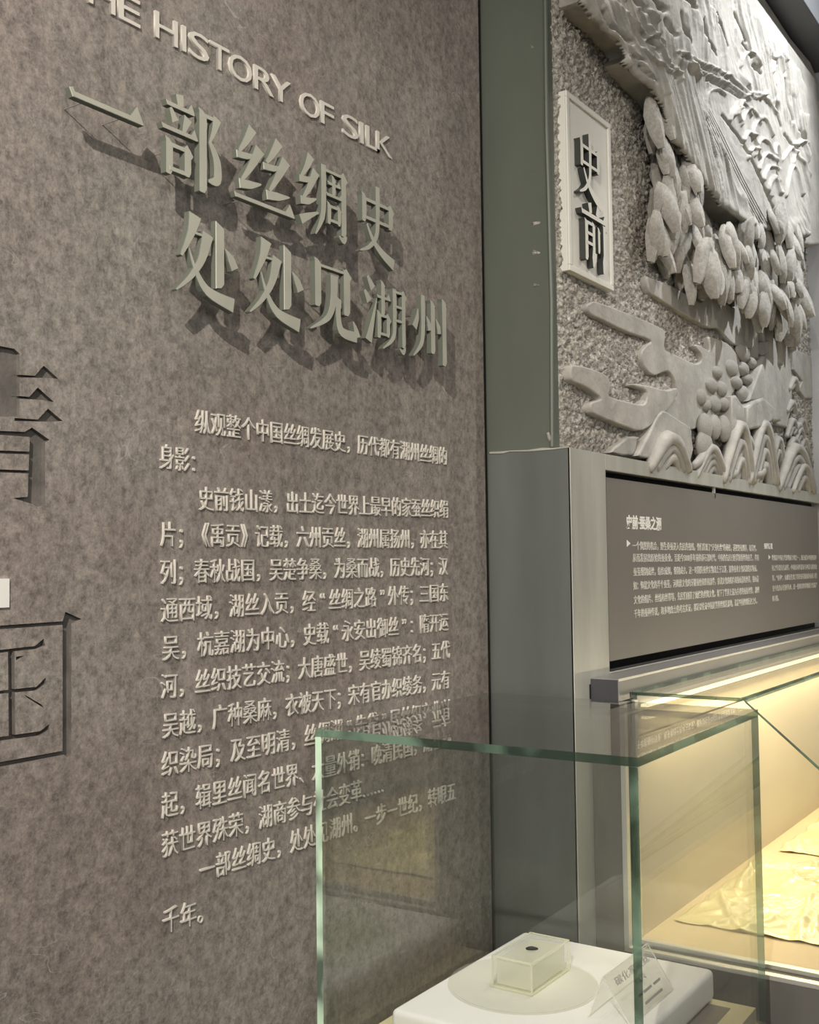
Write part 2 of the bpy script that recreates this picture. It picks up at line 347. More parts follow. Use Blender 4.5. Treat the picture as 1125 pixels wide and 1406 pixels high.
G = {
 '一': [Hs(3, 98, 50, 7, 17), [(0, 56), (5, 58), (9, 50), (5, 46)]],
 '部': [S([(30, 99), (32, 86)], [13, 10]), Hs(8, 55, 84), S([(15, 80), (23, 66)], [4, 12]), S([(44, 76), (36, 57)], [14, 4]), Hs(1, 60, 56),
        Vs(13, 45, 4), Hp(13, 44, 38), Cr(43, 38), Vs(43, 40, 8), Hp(13, 44, 11), Vs(69, 94, -3, 13), Hp(69, 93, 88), S([(94, 91), (88, 74), (80, 58)], [15, 8, 3]),
        S([(80, 60), (93, 40), (93, 18), (78, 13)], [5, 13, 14, 3])],
 '丝': [S([(30, 100), (19, 80), (8, 64)], [15, 10, 5]), S([(4, 60), (20, 62), (36, 67)], [10, 9, 4]), S([(42, 78), (26, 50), (12, 30)], [17, 10, 5]), S([(8, 25), (26, 28), (44, 34)], [13, 11, 2]),
        S([(74, 98), (62, 78), (52, 64)], [15, 10, 5]), S([(47, 59), (64, 61), (78, 66)], [10, 9, 4]), S([(86, 78), (70, 50), (57, 30)], [17, 10, 5]), S([(52, 24), (72, 27), (92, 32)], [13, 11, 2]),
        Hs(0, 100, 9, 6, 15)],
 '绸': [S([(24, 100), (15, 82), (5, 68)], [14, 9, 4]), S([(1, 64), (16, 66), (30, 72)], [9, 8, 3]), S([(34, 82), (20, 56), (8, 40)], [15, 9, 4]), S([(3, 36), (18, 38), (34, 45)], [11, 9, 2]),
        S([(3, 10), (18, 18), (38, 28)], [13, 9, 2]), S([(49, 96), (49, 50), (46, 24), (32, -2)], [10, 10, 9, 2]), Hp(49, 92, 90, 4), Cr(91, 90, 10), Vs(91, 92, 8, 10), S([(96, 10), (90, 3), (80, 7)], [3, 10, 2]),
        Vs(70, 86, 58, 7), Hs(57, 84, 74, 4, 6), Hs(54, 88, 58, 4, 6), Vs(60, 48, 18, 7), Hp(60, 82, 43, 4), Vs(81, 47, 20, 7), Hp(60, 82, 24, 4)],
 '史': [Vs(16, 84, 44), Hp(16, 86, 76), Cr(85, 76), Vs(85, 80, 46), Hp(16, 86, 51), S([(50, 100), (50, 56), (46, 30), (28, 12), (4, 2)], [11, 10, 9, 7, 2]),
        S([(22, 42), (38, 22), (62, 8), (92, -2)], [4, 8, 12, 17])],
 '处': [S([(34, 98), (28, 76), (12, 44)], [20, 12, 4]), Hp(27, 54, 76, 4), S([(54, 80), (44, 48), (26, 22), (4, 2)], [18, 12, 8, 3]), S([(24, 56), (34, 32), (54, 10), (96, 1)], [2, 7, 13, 19]),
        [(66, 100), (80, 93), (80, 24), (75, 18), (66, 16)], S([(82, 68), (91, 58), (98, 46)], [2, 12, 14])],
 '见': [Vs(18, 98, 34, 12), Hp(18, 78, 90, 4), Cr(76, 90, 13), Vs(76, 94, 32, 13), S([(50, 82), (48, 48), (36, 22), (2, 2)], [15, 13, 9, 2]), [(54, 56), (64, 50), (64, 40), (53, 40)],
        S([(58, 52), (58, 24), (66, 8), (96, 6)], [10, 10, 13, 15]), S([(97, 6), (94, 16), (88, 27)], [14, 9, 2])],
 '湖': [S([(5, 98), (18, 82)], [5, 14]), S([(-2, 76), (9, 62)], [5, 14]), S([(6, 4), (14, 28), (27, 70)], [16, 10, 1]), Vs(42, 98, 46, 9), Hs(27, 60, 73, 4, 8), Vs(32, 52, 12, 9), Hp(32, 54, 46, 4), Cr(54, 45, 8), Vs(54, 48, 16, 8), Hp(32, 54, 19, 4),
        S([(70, 92), (70, 48), (66, 18), (40, -2)], [9, 9, 8, 2]), Hp(70, 93, 88, 4), Cr(93, 87, 9), Vs(93, 90, 6, 9), S([(97, 8), (91, 0), (82, 4)], [2, 9, 2]), Hp(70, 93, 66, 4), Hp(70, 93, 45, 4)],
 '州': [S([(16, 76), (14, 62), (6, 46)], [2, 10, 13]), S([(30, 98), (30, 50), (24, 24), (2, 4)], [11, 11, 9, 2]), S([(40, 68), (47, 57), (49, 48)], [2, 11, 10]), Vs(58, 94, 14, 12),
        S([(67, 68), (74, 57), (76, 47)], [2, 11, 10]), Vs(91, 102, 0, 12)],
 '前': [S([(34, 100), (38, 84)], [13, 10]), S([(70, 102), (62, 84)], [12, 9]), Hs(2, 98, 80, 7, 10), Vs(20, 70, 4, 11), Hp(20, 48, 66, 5), Vs(48, 70, 8, 10), S([(50, 22), (48, 10), (44, -4)], [16, 16, 2]),
        Hp(20, 48, 49, 5), Hp(20, 48, 33, 5), Vs(68, 66, 24, 8), Vs(90, 74, 12, 10), S([(92, 20), (89, 10), (84, -6)], [17, 16, 2])],
}
def char_mesh(ch, w, h, t, mats):
    mb = MB()
    for i, st in enumerate(G[ch]):
        e = i*.00009                                    # strokes of one casting, each a hair proud of the last
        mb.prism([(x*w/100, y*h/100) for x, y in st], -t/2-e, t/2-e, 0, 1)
    return mb.mesh('character', mats)
HEAD = [('一', 1.006, 1.149, .752, .614, 'first'), ('部', 1.182, 1.313, .756, .614, 'second'), ('丝', 1.346, 1.502, .756, .616, 'third'), ('绸', 1.515, 1.66, .756, .616, 'fourth'), ('史', 1.693, 1.823, .756, .612, 'last'),
        ('处', 1.207, 1.35, .572, .436, 'first'), ('处', 1.377, 1.521, .572, .432, 'second'), ('见', 1.541, 1.691, .572, .432, 'middle'), ('湖', 1.715, 1.854, .572, .436, 'fourth'), ('州', 1.877, 2.013, .572, .430, 'last')]
for i, (ch, x0, x1, z1, z0, nth) in enumerate(HEAD):
    row = 'upper' if i < 5 else 'lower'; fy = WY-.055; t = .012; x0 *= .984; x1 *= .984; z0 *= .984; z1 *= .984
    root = thing('raised_character', f'large grey-green raised character {ch}, {nth} in the {row} headline row', 'character', (x0, WY, z0+1.6), 'large raised headline characters')
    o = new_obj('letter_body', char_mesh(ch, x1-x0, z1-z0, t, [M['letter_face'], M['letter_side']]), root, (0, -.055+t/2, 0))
    b = o.modifiers.new('bevel', 'BEVEL'); b.width = .0009; b.segments = 1; b.limit_method = 'ANGLE'; b.angle_limit = math.radians(50); b.use_clamp_overlap = True
    w, h = x1-x0, z1-z0
    pins = {'一': [(.25, .5), (.75, .5)], '部': [(.13, .3), (.69, .3), (.69, .8)], '丝': [(.2, .09), (.8, .09), (.25, .48), (.7, .48)], '绸': [(.49, .6), (.91, .3)], '史': [(.5, .85), (.16, .6), (.85, .6)],
            '处': [(.73, .6), (.3, .85), (.62, .08)], '见': [(.18, .6), (.76, .6), (.7, .08)], '湖': [(.42, .7), (.93, .4), (.32, .3)], '州': [(.3, .7), (.58, .4), (.91, .4)]}[ch]
    for px, pz in pins[:2 if ch == '一' else 1]:
        MB().tube([(px*w, 0, pz*h), (px*w, -.044, pz*h)], .0009, 6).build('standoff_pin', M['concrete_pin'], root)

# ------------------------------------------------------------------ English line
sub = thing('raised_lettering', 'line of slim pale raised capitals reading THE HISTORY OF SILK above the large characters', 'lettering', tuple(onY(211, 40, WY)), 'raised wall lettering')
ENG = [('T', 80, 112), ('H', 119, 156), ('E', 160, 190.5), ('H', 211, 242), ('I', 248, 253.5), ('S', 257.5, 285), ('T', 286, 313), ('O', 312.5, 344), ('R', 347, 374), ('Y', 370.5, 397), ('O', 410, 437), ('F', 438, 456),
       ('S', 468, 489.5), ('I', 491.5, 496.5), ('L', 500, 518), ('K', 514.5, 535)]
zb = onY(211, 51, WY).z; zt = onY(211, 12, WY).z; caph = (zt-zb)*.93
for ch, a, b in ENG:
    me = glyph(ch, .02, .0)
    xs = [v.co.x for v in me.vertices]; zs = [v.co.z for v in me.vertices]
    xa, xb = onY(a, 100, WY).x, onY(b, 100, WY).x
    sx = (xb-xa)/(max(xs)-min(xs)); sz = caph/.682
    o = new_obj('letter', me, sub); o.scale = (sx, .0022/.02, sz)
    o.location = Vector((xa-min(xs)*sx, WY-.0022, zb)) - sub.location
    if not me.materials: me.materials.append(M['pale_letter'])

# ------------------------------------------------------------------ body text
BODY = [
    (266, 578, 613.5, 627, '纵观整个中国丝绸发展史，历代都有湖州丝绸的'), (217, 626, 280, 636, '身影：'),
    (271, 684, 615, 699, '史前钱山漾，出土迄今世界上最早的家蚕丝织绢'), (218, 733, 614, 741, '片；《禹贡》记载，六州贡丝，湖州属扬州，亦在其'),
    (218, 785, 614, 777, '列；春秋战国，吴楚争桑，为桑而战，历史先河；汉'), (219, 838, 615, 813, '通西域，湖丝入贡，经“丝绸之路”外传；三国东'),
    (221, 890, 615, 853, '吴，杭嘉湖为中心，史载“永安出御丝”：隋开运'), (219, 943, 617, 891, '河，丝织技艺交流；大唐盛世，吴绫蜀锦齐名；五代'),
    (221, 997, 617, 932, '吴越，广种桑麻，衣被天下；宋有官办织绫务，元有'), (220, 1050, 618, 971, '织染局；及至明清，丝绸湖“告贷”居丝织产业兴'),
    (220, 1107, 618, 1012, '起，辑里丝闻名世界、大量外销：晚清民国，湖社盈'), (220, 1161, 527, 1075, '获世界殊荣，湖商参与社会变革……'),
    (272, 1196, 625, 1085, '一部丝绸史，处处见湖州。一步一世纪，转眼五'), (221, 1266, 292, 1246, '千年。')]
ORD = ['topmost', 'second', 'third', 'fourth', 'fifth', 'sixth', 'seventh', 'eighth', 'ninth', 'tenth', 'eleventh', 'twelfth', 'thirteenth', 'lowest']
for li, (xa, ya, xb, yb, txt) in enumerate(BODY):
    A, B = onY(xa, ya, WY), onY(xb, yb, WY); adv = (B.x-A.x)/len(txt)
    em = .0432
    root = thing('raised_text_line', f'{ORD[li]} line of small pale raised text on the concrete wall, starting {txt[:2]}', 'lettering', (A.x, WY, A.z), 'raised body text lines')
    zc = A.z; slope = (B.z-A.z)/(B.x-A.x)
    for i, ch in enumerate(txt):
        me = glyph(ch, .05, -.005)
        if not me.materials: me.materials.append(M['pale_letter'])
        o = new_obj('character', me, root); s = em if ch not in '，；：。、' else em*.9
        o.scale = (min(em, adv*.98), .0018/.05, s)
        k = (adv-o.scale[0])/2
        if ch in '“”': k += adv*.3
        o.location = (i*adv+k, -.0018, -.38*em+slope*i*adv)

# blank card where the wall carries a small square sticker
p0, p1 = onY(-20, 795, WY), onY(11, 834, WY)
tag(bx('blank_card', (p0.x, WY-.003, p1.z), (p1.x, WY, p0.z), M['white_card']), 'small blank white square card stuck between the two incised characters', 'card')

# ------------------------------------------------------------------ plaster return beside the relief
struct(MB().box((RX, RY-.012, 1.862), (RX+.03, WY, 4.6)).build('wall_return', M['green_plaster']))
struct(bx('gap_shade', (RX-.014, WY+.004, 0), (RX, WY+.2, 4.6), M['black']))  # black strip stands for the shade in the gap at the wall's end
struct(MB().tube([(RX+.001, RY-.008, 1.865), (RX+.004, RY-.012, 2.2), (RX-.001, RY-.01, 2.6), (RX+.003, RY-.012, 3.1), (RX, RY-.01, 3.55)], .006, 8).build('trim_2', M['green_plaster']))
struct(MB().tube([onX(x, y, RX-.001) for x, y in ((673, 622), (690, 621.5), (700, 619.5), (725, 619), (745, 617), (763, 616), (782, 614))], [.003, .0035, .0015, .0025, .004, .002, .001], 6).build('trim_3', M['cladding']))

# ------------------------------------------------------------------ housing below the relief, with text board
hz = 1.861; ox0 = 2.430; oz0, oz1 = 1.344, 1.823
hs = thing('panel_housing', 'grey metal-clad housing jutting from the wall under the carved relief', 'housing', (RX, FY, 0))
def hb(n, a, b, m, bev=0):
    o = bx(n, a, b, m, hs, bev); o.location = -Vector(hs.location); return o
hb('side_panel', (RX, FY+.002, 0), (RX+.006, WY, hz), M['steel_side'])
hb('front_stile', (RX, FY, 0), (ox0, FY+.006, hz), M['cladding'], .0008)
hb('top_rail', (ox0, FY, oz1), (EX, FY+.03, hz), M['cladding'], .0008)
hb('top_ledge', (RX+.006, FY+.006, hz-.004), (EX, RY+.02, hz), M['cladding'])
hb('recess_back', (ox0-.01, FY+.05, oz0-.05), (EX, FY+.055, oz1+.02), M['black'])
hb('recess_reveal', (ox0, FY+.001, oz0), (ox0+.003, FY+.05, oz1), M['black'])
hb('lower_front', (ox0, FY, 0), (EX, FY+.03, oz0), M['rail'])
hb('lower_lip', (ox0, FY-.003, oz0-.004), (EX, FY+.01, oz0), M['alu'])
sr = hb('shelf_rail', (2.325, 1.019, 1.288), (EX, FY, 1.339), M['rail'], .0015)
hb('rail_edge', (2.325, 1.0175, 1.334), (EX, 1.0195, 1.3395), M['alu'])
hb('end_cap', (2.3225, 1.0205, 1.290), (2.3255, FY-.001, 1.337), M['cap'])
hb('cap_shadow_strip', (2.316, FY-.001, 1.26), (2.325, FY+.001, 1.325), M['black'])  # thin black strip painted in as shade beside the end cap
hb('hanger', (3.22, FY+.004, 1.79), (3.226, FY+.012, 1.823), M['alu'])
brd = thing('text_board', 'taupe information board with white heading in the black recess', 'sign', (2.435, FY+.004, 1.367))
bo = bx('board', (0, 0, 0), (4.405-2.435, .012, .439), M['board'], brd, .0008)
def board_text(xa, ya, xb, yb, txt, emh, m, off=0, ext=.01):
    A, B = onY(xa, ya, FY+.004), onY(xb, yb, FY+.004); w = B.x-A.x; mb_v = 0
    c = bpy.data.curves.new('line', 'FONT'); c.body = txt; c.size = 1; c.extrude = ext; c.offset = off; c.resolution_u = 2
    o = bpy.data.objects.new('tmp', c); C.objects.link(o)
    me = bpy.data.meshes.new_from_object(o.evaluated_get(bpy.context.evaluated_depsgraph_get())); bpy.data.objects.remove(o)
    me.transform(UPRIGHT); xs = [v.co.x for v in me.vertices]
    me.materials.append(m)
    t = new_obj('printed_line', me, brd); t.scale = (w/(max(xs)-min(xs)), .05, emh)
    t.location = Vector((A.x-min(xs)*t.scale[0], FY+.0038, (A.z+B.z)/2-.38*emh)) - brd.location
board_text(860, 717, 908.5, 719, '史前·蚕桑之源', .036, M['print_bold'], .03)
T = ['一个偶然的机会，野生桑蚕进入先民的视线，他们发现了“天虫吐丝”的秘密，遂把野蚕驯养，取其丝。',
     '从而发展出原始的蚕桑业。至距今5000多年前的新石器时代，中国的先民已经掌握缫丝的技艺，并用',
     '蚕茧缫制成丝，纺织成绸，缝制成衣。这一时期的蚕丝实物出土于江浙，据称蚕桑文化起源的实物证。',
     '如：仰韶文化的半个蚕茧，河姆渡文化的牙雕蚕纹和织机部件，良渚文化的绢片和钱山漾的丝带，钱山漾',
     '文化的绢片、丝线和丝带等，先民们创造了灿烂的丝绸文化，留下了世界上最为古老的蚕桑丝织，湖州',
     '千年的蚕种传说，和多地出土的考古实证，都足以佐证中国是世界丝绸发源地，认定中国丝绸历史之久。']
TY = [((869, 746.5), (1039, 754.5)), ((869, 766), (1042, 765.5)), ((870, 785.5), (1040, 780)), ((870, 804), (1042, 795)), ((870.5, 823.5), (1042.5, 810)), ((871, 842), (1040, 825))]
for t, (a, b) in zip(T, TY): board_text(a[0], a[1], b[0], b[1], t, .0232, M['print'], .006)
board_text(1049.5, 749.5, 1061, 750.3, '蚕种传说', .02, M['print_bold'], .03)
T2 = ['丝绸是中国古代的物质文明之一，现已成为中国的国粹', '蚕之传说自古流传，中国民间传说蚕马神话与嫘祖故', '事，“蚕神”，由此衍生出了祭祀蚕花娘娘的蚕桑习俗', '至今仍为人们所传承，是一份珍贵的非物质文化遗产', '的习俗。']
Y2 = [((1060, 765.3), (1121.5, 766)), ((1060, 779.8), (1122, 778)), ((1060.5, 793.5), (1122, 790.5)), ((1061, 808), (1122.5, 803)), ((1061, 822), (1069.5, 821))]
for t, (a, b) in zip(T2, Y2): board_text(a[0], a[1], b[0], b[1], t, .0215, M['print'], .006)
for (x, y, s) in ((861, 746, .0085), (1055.7, 765, .008)):
    p = onY(x, y, FY+.004); q = Vector(p)-brd.location
    MB().prism([(q.x, q.z-s), (q.x+s*2.6, q.z), (q.x, q.z+s)], -.0006, .0002).build('arrow_mark', M['print_bold'], brd)

# ------------------------------------------------------------------ relief mural
rel = thing('relief_mural', 'carved grey stone relief of clouds, mulberry leaves and waves above the housing', 'relief', (RX, RY, 1.861))
RO = Vector(rel.location)
def rp(x, y, d=0):                                      # photo point -> (x, z) on the relief ground
    p = onY(x, y, RY-d); return (p.x, p.z)
def place(o): o.location = -RO; return o
# ground slab: hand-stippled stucco, real relief
x0, x1, z0, z1 = RX+.004, EX, 1.861, 3.55
nx, nz_ = 440, 350
rng = np.random.default_rng(3)
def vnoise(cx, cz):
    a = rng.random((int(nz_/cz)+3, int(nx/cx)+3)); gx = np.arange(nx)/cx; gz = np.arange(nz_)/cz
    ix, iz = gx.astype(int), gz.astype(int); fx, fz = gx-ix, gz-iz; fx = fx*fx*(3-2*fx); fz = fz*fz*(3-2*fz)
    A_ = a[iz][:, ix]*(1-fx)+a[iz][:, ix+1]*fx; B_ = a[iz+1][:, ix]*(1-fx)+a[iz+1][:, ix+1]*fx
    return A_*(1-fz[:, None])+B_*fz[:, None]
hgt = .011*vnoise(1.7, 1.5)+.004*vnoise(3.2, 2.8)+.009*rng.random((nz_, nx))+.01*vnoise(60, 50)
X_ = np.linspace(x0, x1, nx); Z_ = np.linspace(z0, z1, nz_)
edge = np.clip((X_-x0)/.05, 0, 1)[None, :]*np.clip((Z_-z0)/.04, 0, 1)[:, None]
hgt = hgt*(.35+.65*edge)
vs = np.zeros((nz_, nx, 3)); vs[..., 0] = X_[None, :]; vs[..., 1] = RY+.004-hgt; vs[..., 2] = Z_[:, None]
idx = np.arange(nx*nz_).reshape(nz_, nx); q = np.stack([idx[:-1, :-1], idx[:-1, 1:], idx[1:, 1:], idx[1:, :-1]], -1).reshape(-1, 4)
me = bpy.data.meshes.new('stucco_ground'); me.vertices.add(nx*nz_); me.vertices.foreach_set('co', vs.ravel())
me.loops.add(len(q)*4); me.loops.foreach_set('vertex_index', q.ravel()); me.polygons.add(len(q)); me.polygons.foreach_set('loop_start', np.arange(0, len(q)*4, 4)); me.update(calc_edges=True)
me.polygons.foreach_set('use_smooth', [True]*len(q)); me.materials.append(M['stucco'])
gr = place(new_obj('stucco_ground', me, rel))
sd = gr.modifiers.new('solid', 'SOLIDIFY'); sd.thickness = .035; sd.offset = -1

def plate(name, pts, thick, bev, m='stone', n=4, base=0.0, smooth=True):
    lp = [rp(x, y, base+thick*.35) for x, y in pts]; lp = [(max(min(a, EX-.004), RX+.004), min(b, 3.548)) for a, b in (smooth_loop(lp, n) if n > 1 else lp)]
    me = curve_mesh([lp], thick/2+.008, bev, 3); me.transform(Matrix.Translation((0, RY-base-thick/2+.008, 0)) @ UPRIGHT); me.materials.clear(); me.materials.append(M[m])
    if smooth:
        me.polygons.foreach_set('use_smooth', [True]*len(me.polygons))
        try: me.set_sharp_from_angle(angle=math.radians(38))
        except Exception: pass
    me.name = name; return place(new_obj(name, me, rel))
c3 = lambda L: [(740+x/2.922, 330+y/2.922) for x, y in L]
plate('cloud_band', c3([(165, 270), (178, 256), (210, 253), (340, 300), (465, 355), (482, 380), (480, 438), (530, 465), (600, 497), (628, 488), (628, 460), (600, 427), (625, 425), (660, 445), (655, 395), (680, 395), (750, 430), (790, 520), (740, 640), (600, 760), (500, 730), (400, 700), (385, 650), (430, 640), (515, 640), (528, 610), (518, 560), (490, 528), (440, 545), (405, 520), (385, 465), (400, 430), (425, 410), (400, 395), (330, 372), (230, 325), (180, 300)]), .03, .004)
plate('cloud_band', c3([(95, 515), (115, 505), (180, 520), (245, 552), (252, 600), (250, 628), (320, 650), (385, 662), (402, 640), (398, 605), (345, 588), (352, 578), (420, 590), (480, 605), (510, 598), (525, 600), (515, 640), (470, 700), (385, 765), (300, 745), (200, 705), (178, 685), (178, 655), (215, 640), (190, 615), (150, 590), (100, 565)]), .036, .004)
plate('cloud_band', c3([(400, 152), (430, 158), (500, 185), (575, 225), (622, 252), (630, 235), (612, 205), (640, 188), (700, 235), (755, 272), (762, 255), (742, 200), (742, 172), (800, 205), (860, 240), (850, 420), (760, 420), (700, 360), (660, 355), (600, 325), (530, 285), (450, 235), (415, 210)]), .032, .004)
# upper mass: overhanging cliff-like sheet in two layers
E1 = [(772, -60), (774, 0), (780, 14), (790, 24), (800, 34), (814, 46), (828, 60), (838, 70), (842, 82), (838, 90), (848, 104), (864, 120), (882, 138), (896, 158), (904, 178), (906, 196), (925, 220), (948, 256), (975, 288), (1010, 318), (1050, 330), (1106, 340)]
TOP = [(1108, 300), (1107, 240), (1103, 112), (1065, 56), (1020, -10), (980, -70), (880, -160), (800, -150)]
plate('cliff_sheet', E1+TOP, .085, .012, n=3)
E2 = [(786, -60), (790, -4), (800, 20), (818, 40), (836, 56), (848, 74), (850, 88), (858, 100), (876, 116), (894, 134), (906, 154), (912, 176), (918, 196), (936, 214), (958, 248), (985, 284), (1020, 310), (1060, 320), (1104, 328)]
TOP2 = [(1106, 300), (1105, 240), (1100, 118), (1062, 64), (1014, -2), (975, -60), (880, -150), (812, -140)]
def inside(px, py, poly):
    r = np.zeros(px.shape, bool); k = len(poly)
    for i in range(k):
        (xa, ya), (xb, yb) = poly[i], poly[(i+1) % k]
        if ya == yb: continue
        c = ((ya > py) != (yb > py)) & (px < (xb-xa)*(py-ya)/(yb-ya)+xa); r ^= c
    return r
def grad_noise(x, y, seed):
    rg = np.random.default_rng(seed); g = rg.random((256, 256)); ix = np.floor(x).astype(int); iy = np.floor(y).astype(int); fx = x-ix; fy = y-iy
    fx = fx*fx*(3-2*fx); fy = fy*fy*(3-2*fy); q = lambda a, b: g[a % 256, b % 256]
    return (q(ix, iy)*(1-fx)+q(ix+1, iy)*fx)*(1-fy)+(q(ix, iy+1)*(1-fx)+q(ix+1, iy+1)*fx)*fy
RIDGES = []; GROOVES = []
RIDGES += [(p, 1.8) for p in ([(918, 75), (938, 82), (973, 98), (998, 112), (1028, 135), (1043, 130)], [(916, 100), (920, 80), (933, 82), (944, 100), (950, 112)], [(926, 112), (928, 90), (938, 92), (947, 108)], [(948, 98), (968, 108), (993, 118), (1023, 138)],
    [(878, 40), (891, 62), (903, 85), (923, 104)], [(870, 70), (883, 85), (903, 98), (913, 102)], [(848, 20), (860, 38), (874, 52), (884, 70)], [(960, 165), (963, 132), (976, 124), (988, 132)], [(866, 14), (880, 20), (890, 34)], [(874, 58), (884, 52), (896, 60), (902, 72)], [(1066, 222), (1078, 206), (1088, 198), (1100, 196)], [(1082, 206), (1096, 226), (1106, 248)])]
for cx0, cy0, w0_, h0_ in [(1012, 152, 24, 20), (1024, 162, 26, 22), (1040, 176, 28, 26), (1022, 192, 18, 16), (1042, 204, 26, 22), (1028, 212, 16, 14), (1048, 224, 26, 22), (1052, 240, 20, 20), (1056, 256, 16, 22), (1030, 145, 60, 30), (1084, 250, 22, 40), (1094, 210, 22, 30), (1060, 90, 14, 22), (1020, 84, 26, 20), (1076, 70, 12, 30), (1002, 160, 14, 16), (1060, 236, 14, 70)]:
    RIDGES.append(([(cx0-w0_/2, cy0+h0_/2), (cx0-w0_*.4, cy0), (cx0-w0_*.12, cy0-h0_/2), (cx0+w0_*.2, cy0-h0_*.3), (cx0+w0_/2, cy0+h0_*.45)], 1.7))
GROOVES += [(p, w) for p, w in (([(985, 160), (1000, 180), (1008, 190), (1030, 230), (1058, 290)], 1.3), ([(1010, 62), (1016, 70), (1024, 80)], 1.6), ([(1026, 92), (1036, 104)], 1.8), ([(1072, 186), (1082, 200), (1090, 208)], 1.4), ([(1090, 180), (1101, 194)], 1.8), ([(860, 2), (868, 12), (874, 18)], 3), ([(884, 0), (896, 10), (904, 16)], 3),
    ([(932, 0), (946, 14)], 2.2), ([(905, 30), (910, 42), (916, 52)], 1.8), ([(870, 50), (880, 62), (890, 74)], 2), ([(818, 20), (826, 36), (842, 50), (856, 62)], 2.2), ([(850, 6), (855, 26)], 1.8), ([(962, 112), (985, 122), (1010, 136), (1020, 142)], 1), ([(945, 90), (962, 100), (978, 110)], 1), ([(1046, 60), (1052, 74), (1058, 90)], 1.2), ([(1058, 120), (1060, 150), (1066, 176)], 1), ([(1070, 110), (1074, 140), (1080, 168)], 1), ([(1000, 20), (1008, 44), (1014, 60)], 1), ([(975, 20), (984, 44), (990, 66)], 1), ([(956, 30), (962, 56), (975, 80)], 1.2), ([(925, 20), (930, 40), (940, 62)], 1.2), ([(1018, 120), (1024, 130)], 1), ([(868, 92), (876, 104), (890, 116)], 1), ([(860, 80), (872, 88)], 1.2))]
def carved_field(name, poly_px, base, amp, seed):
    """carved surface with flowing grooves, standing on the sheet"""
    poly = smooth_loop([rp(x, y, base) for x, y in poly_px], 3); poly = [(min(a, EX-.006), min(b, 3.545)) for a, b in poly]
    cx, cz = .005, .0042; xa, xb = min(p[0] for p in poly), max(p[0] for p in poly); za, zb_ = min(p[1] for p in poly), max(p[1] for p in poly)
    gx, gz = np.meshgrid(np.arange(xa, xb, cx), np.arange(za, zb_, cz)); m = inside(gx, gz, poly)
    soft = m.astype(float)
    for _ in range(7):
        p = np.pad(soft, 1); soft = (p[:-2, 1:-1]+p[2:, 1:-1]+p[1:-1, :-2]+p[1:-1, 2:]+soft)/5
    soft = np.clip((soft-.5)*2, 0, 1)**.5
    # carving runs down and outwards, bending as it goes
    X = gx/.30; Z = gz/.16
    wx = 1.6*grad_noise(X*1.1, Z*.7, seed); wz = 1.3*grad_noise(X*.8+9, Z*.9, seed+1)
    a = math.radians(38); u = (gx*math.cos(a)+gz*math.sin(a))*10+wx*1.4; v = (-gx*math.sin(a)+gz*math.cos(a))*4+wz
    r1 = 1-np.abs(2*grad_noise(u*1.5, v*.55, seed+2)-1); r2 = 1-np.abs(2*grad_noise(u*3.6+5, v*1.1, seed+3)-1); r3 = 1-np.abs(2*grad_noise(u*8, v*2.2, seed+4)-1)
    blk = grad_noise(gx*7, gz*9, seed+5)
    h = amp*(.7*r1**2+.5*r2**2.5+.22*r3**2+.5*(blk > .52)*grad_noise(gx*16, gz*20, seed+6))*soft
    flat = inside(gx, gz, [rp(x, y, base) for x, y in ((945, 118), (1000, 112), (1068, 150), (1092, 200), (1096, 300), (1036, 318))]); flat = flat.astype(float)
    for _ in range(14):
        p = np.pad(flat, 1, mode='edge'); flat = (p[:-2, 1:-1]+p[2:, 1:-1]+p[1:-1, :-2]+p[1:-1, 2:]+flat)/5
    h = h*(1-.75*flat)
    dx_, dy_, dz_ = gx-CAM.x, RY-base-CAM.y, gz-CAM.z
    cxx = dx_*r_.x+dy_*r_.y+dz_*r_.z; cyy = dx_*u_.x+dy_*u_.y+dz_*u_.z; czz = dx_*fwd.x+dy_*fwd.y+dz_*fwd.z
    PX, PYY = W/2+FPX*cxx/czz, H/2-FPX*cyy/czz
    def dist(pts):
        P = smooth_loop(pts, 4, False); D = np.full(gx.shape, 1e9)
        for (ax, ay), (bx_, by_) in zip(P, P[1:]):
            L2 = (bx_-ax)**2+(by_-ay)**2+1e-9; t = np.clip(((PX-ax)*(bx_-ax)+(PYY-ay)*(by_-ay))/L2, 0, 1)
            D = np.minimum(D, np.hypot(PX-ax-t*(bx_-ax), PYY-ay-t*(by_-ay)))
        return D
    h = h+.014*soft
    for pts, w in RIDGES: h = h+.011*np.exp(-(dist(pts)/w)**2)*soft
    for pts, w in GROOVES: h = h-.02*np.exp(-(dist(pts)/w)**2)*soft
    h = np.maximum(h, 0)
    idm = -np.ones(m.shape, int); idm[m] = np.arange(m.sum()); q = np.stack([idm[:-1, :-1], idm[:-1, 1:], idm[1:, 1:], idm[1:, :-1]], -1).reshape(-1, 4); q = q[(q >= 0).all(1)]
    v_ = np.stack([gx[m], RY-base-h[m]+.0005, gz[m]], -1)
    me = bpy.data.meshes.new(name); me.vertices.add(len(v_)); me.vertices.foreach_set('co', v_.ravel()); me.loops.add(len(q)*4); me.loops.foreach_set('vertex_index', q.ravel())
    me.polygons.add(len(q)); me.polygons.foreach_set('loop_start', np.arange(0, len(q)*4, 4)); me.update(calc_edges=True); me.polygons.foreach_set('use_smooth', [True]*len(q)); me.materials.append(M['stone'])
    o = place(new_obj(name, me, rel)); sd = o.modifiers.new('solid', 'SOLIDIFY'); sd.thickness = .012; sd.offset = -1; return o
carved_field('carved_field', E2+TOP2, .085, .013, 5)
SF = .097                                               # front of that mass above the ground
def rpf(x, y, d): p = onY(x, y, RY-d); return (p.x, RY-d, p.z)
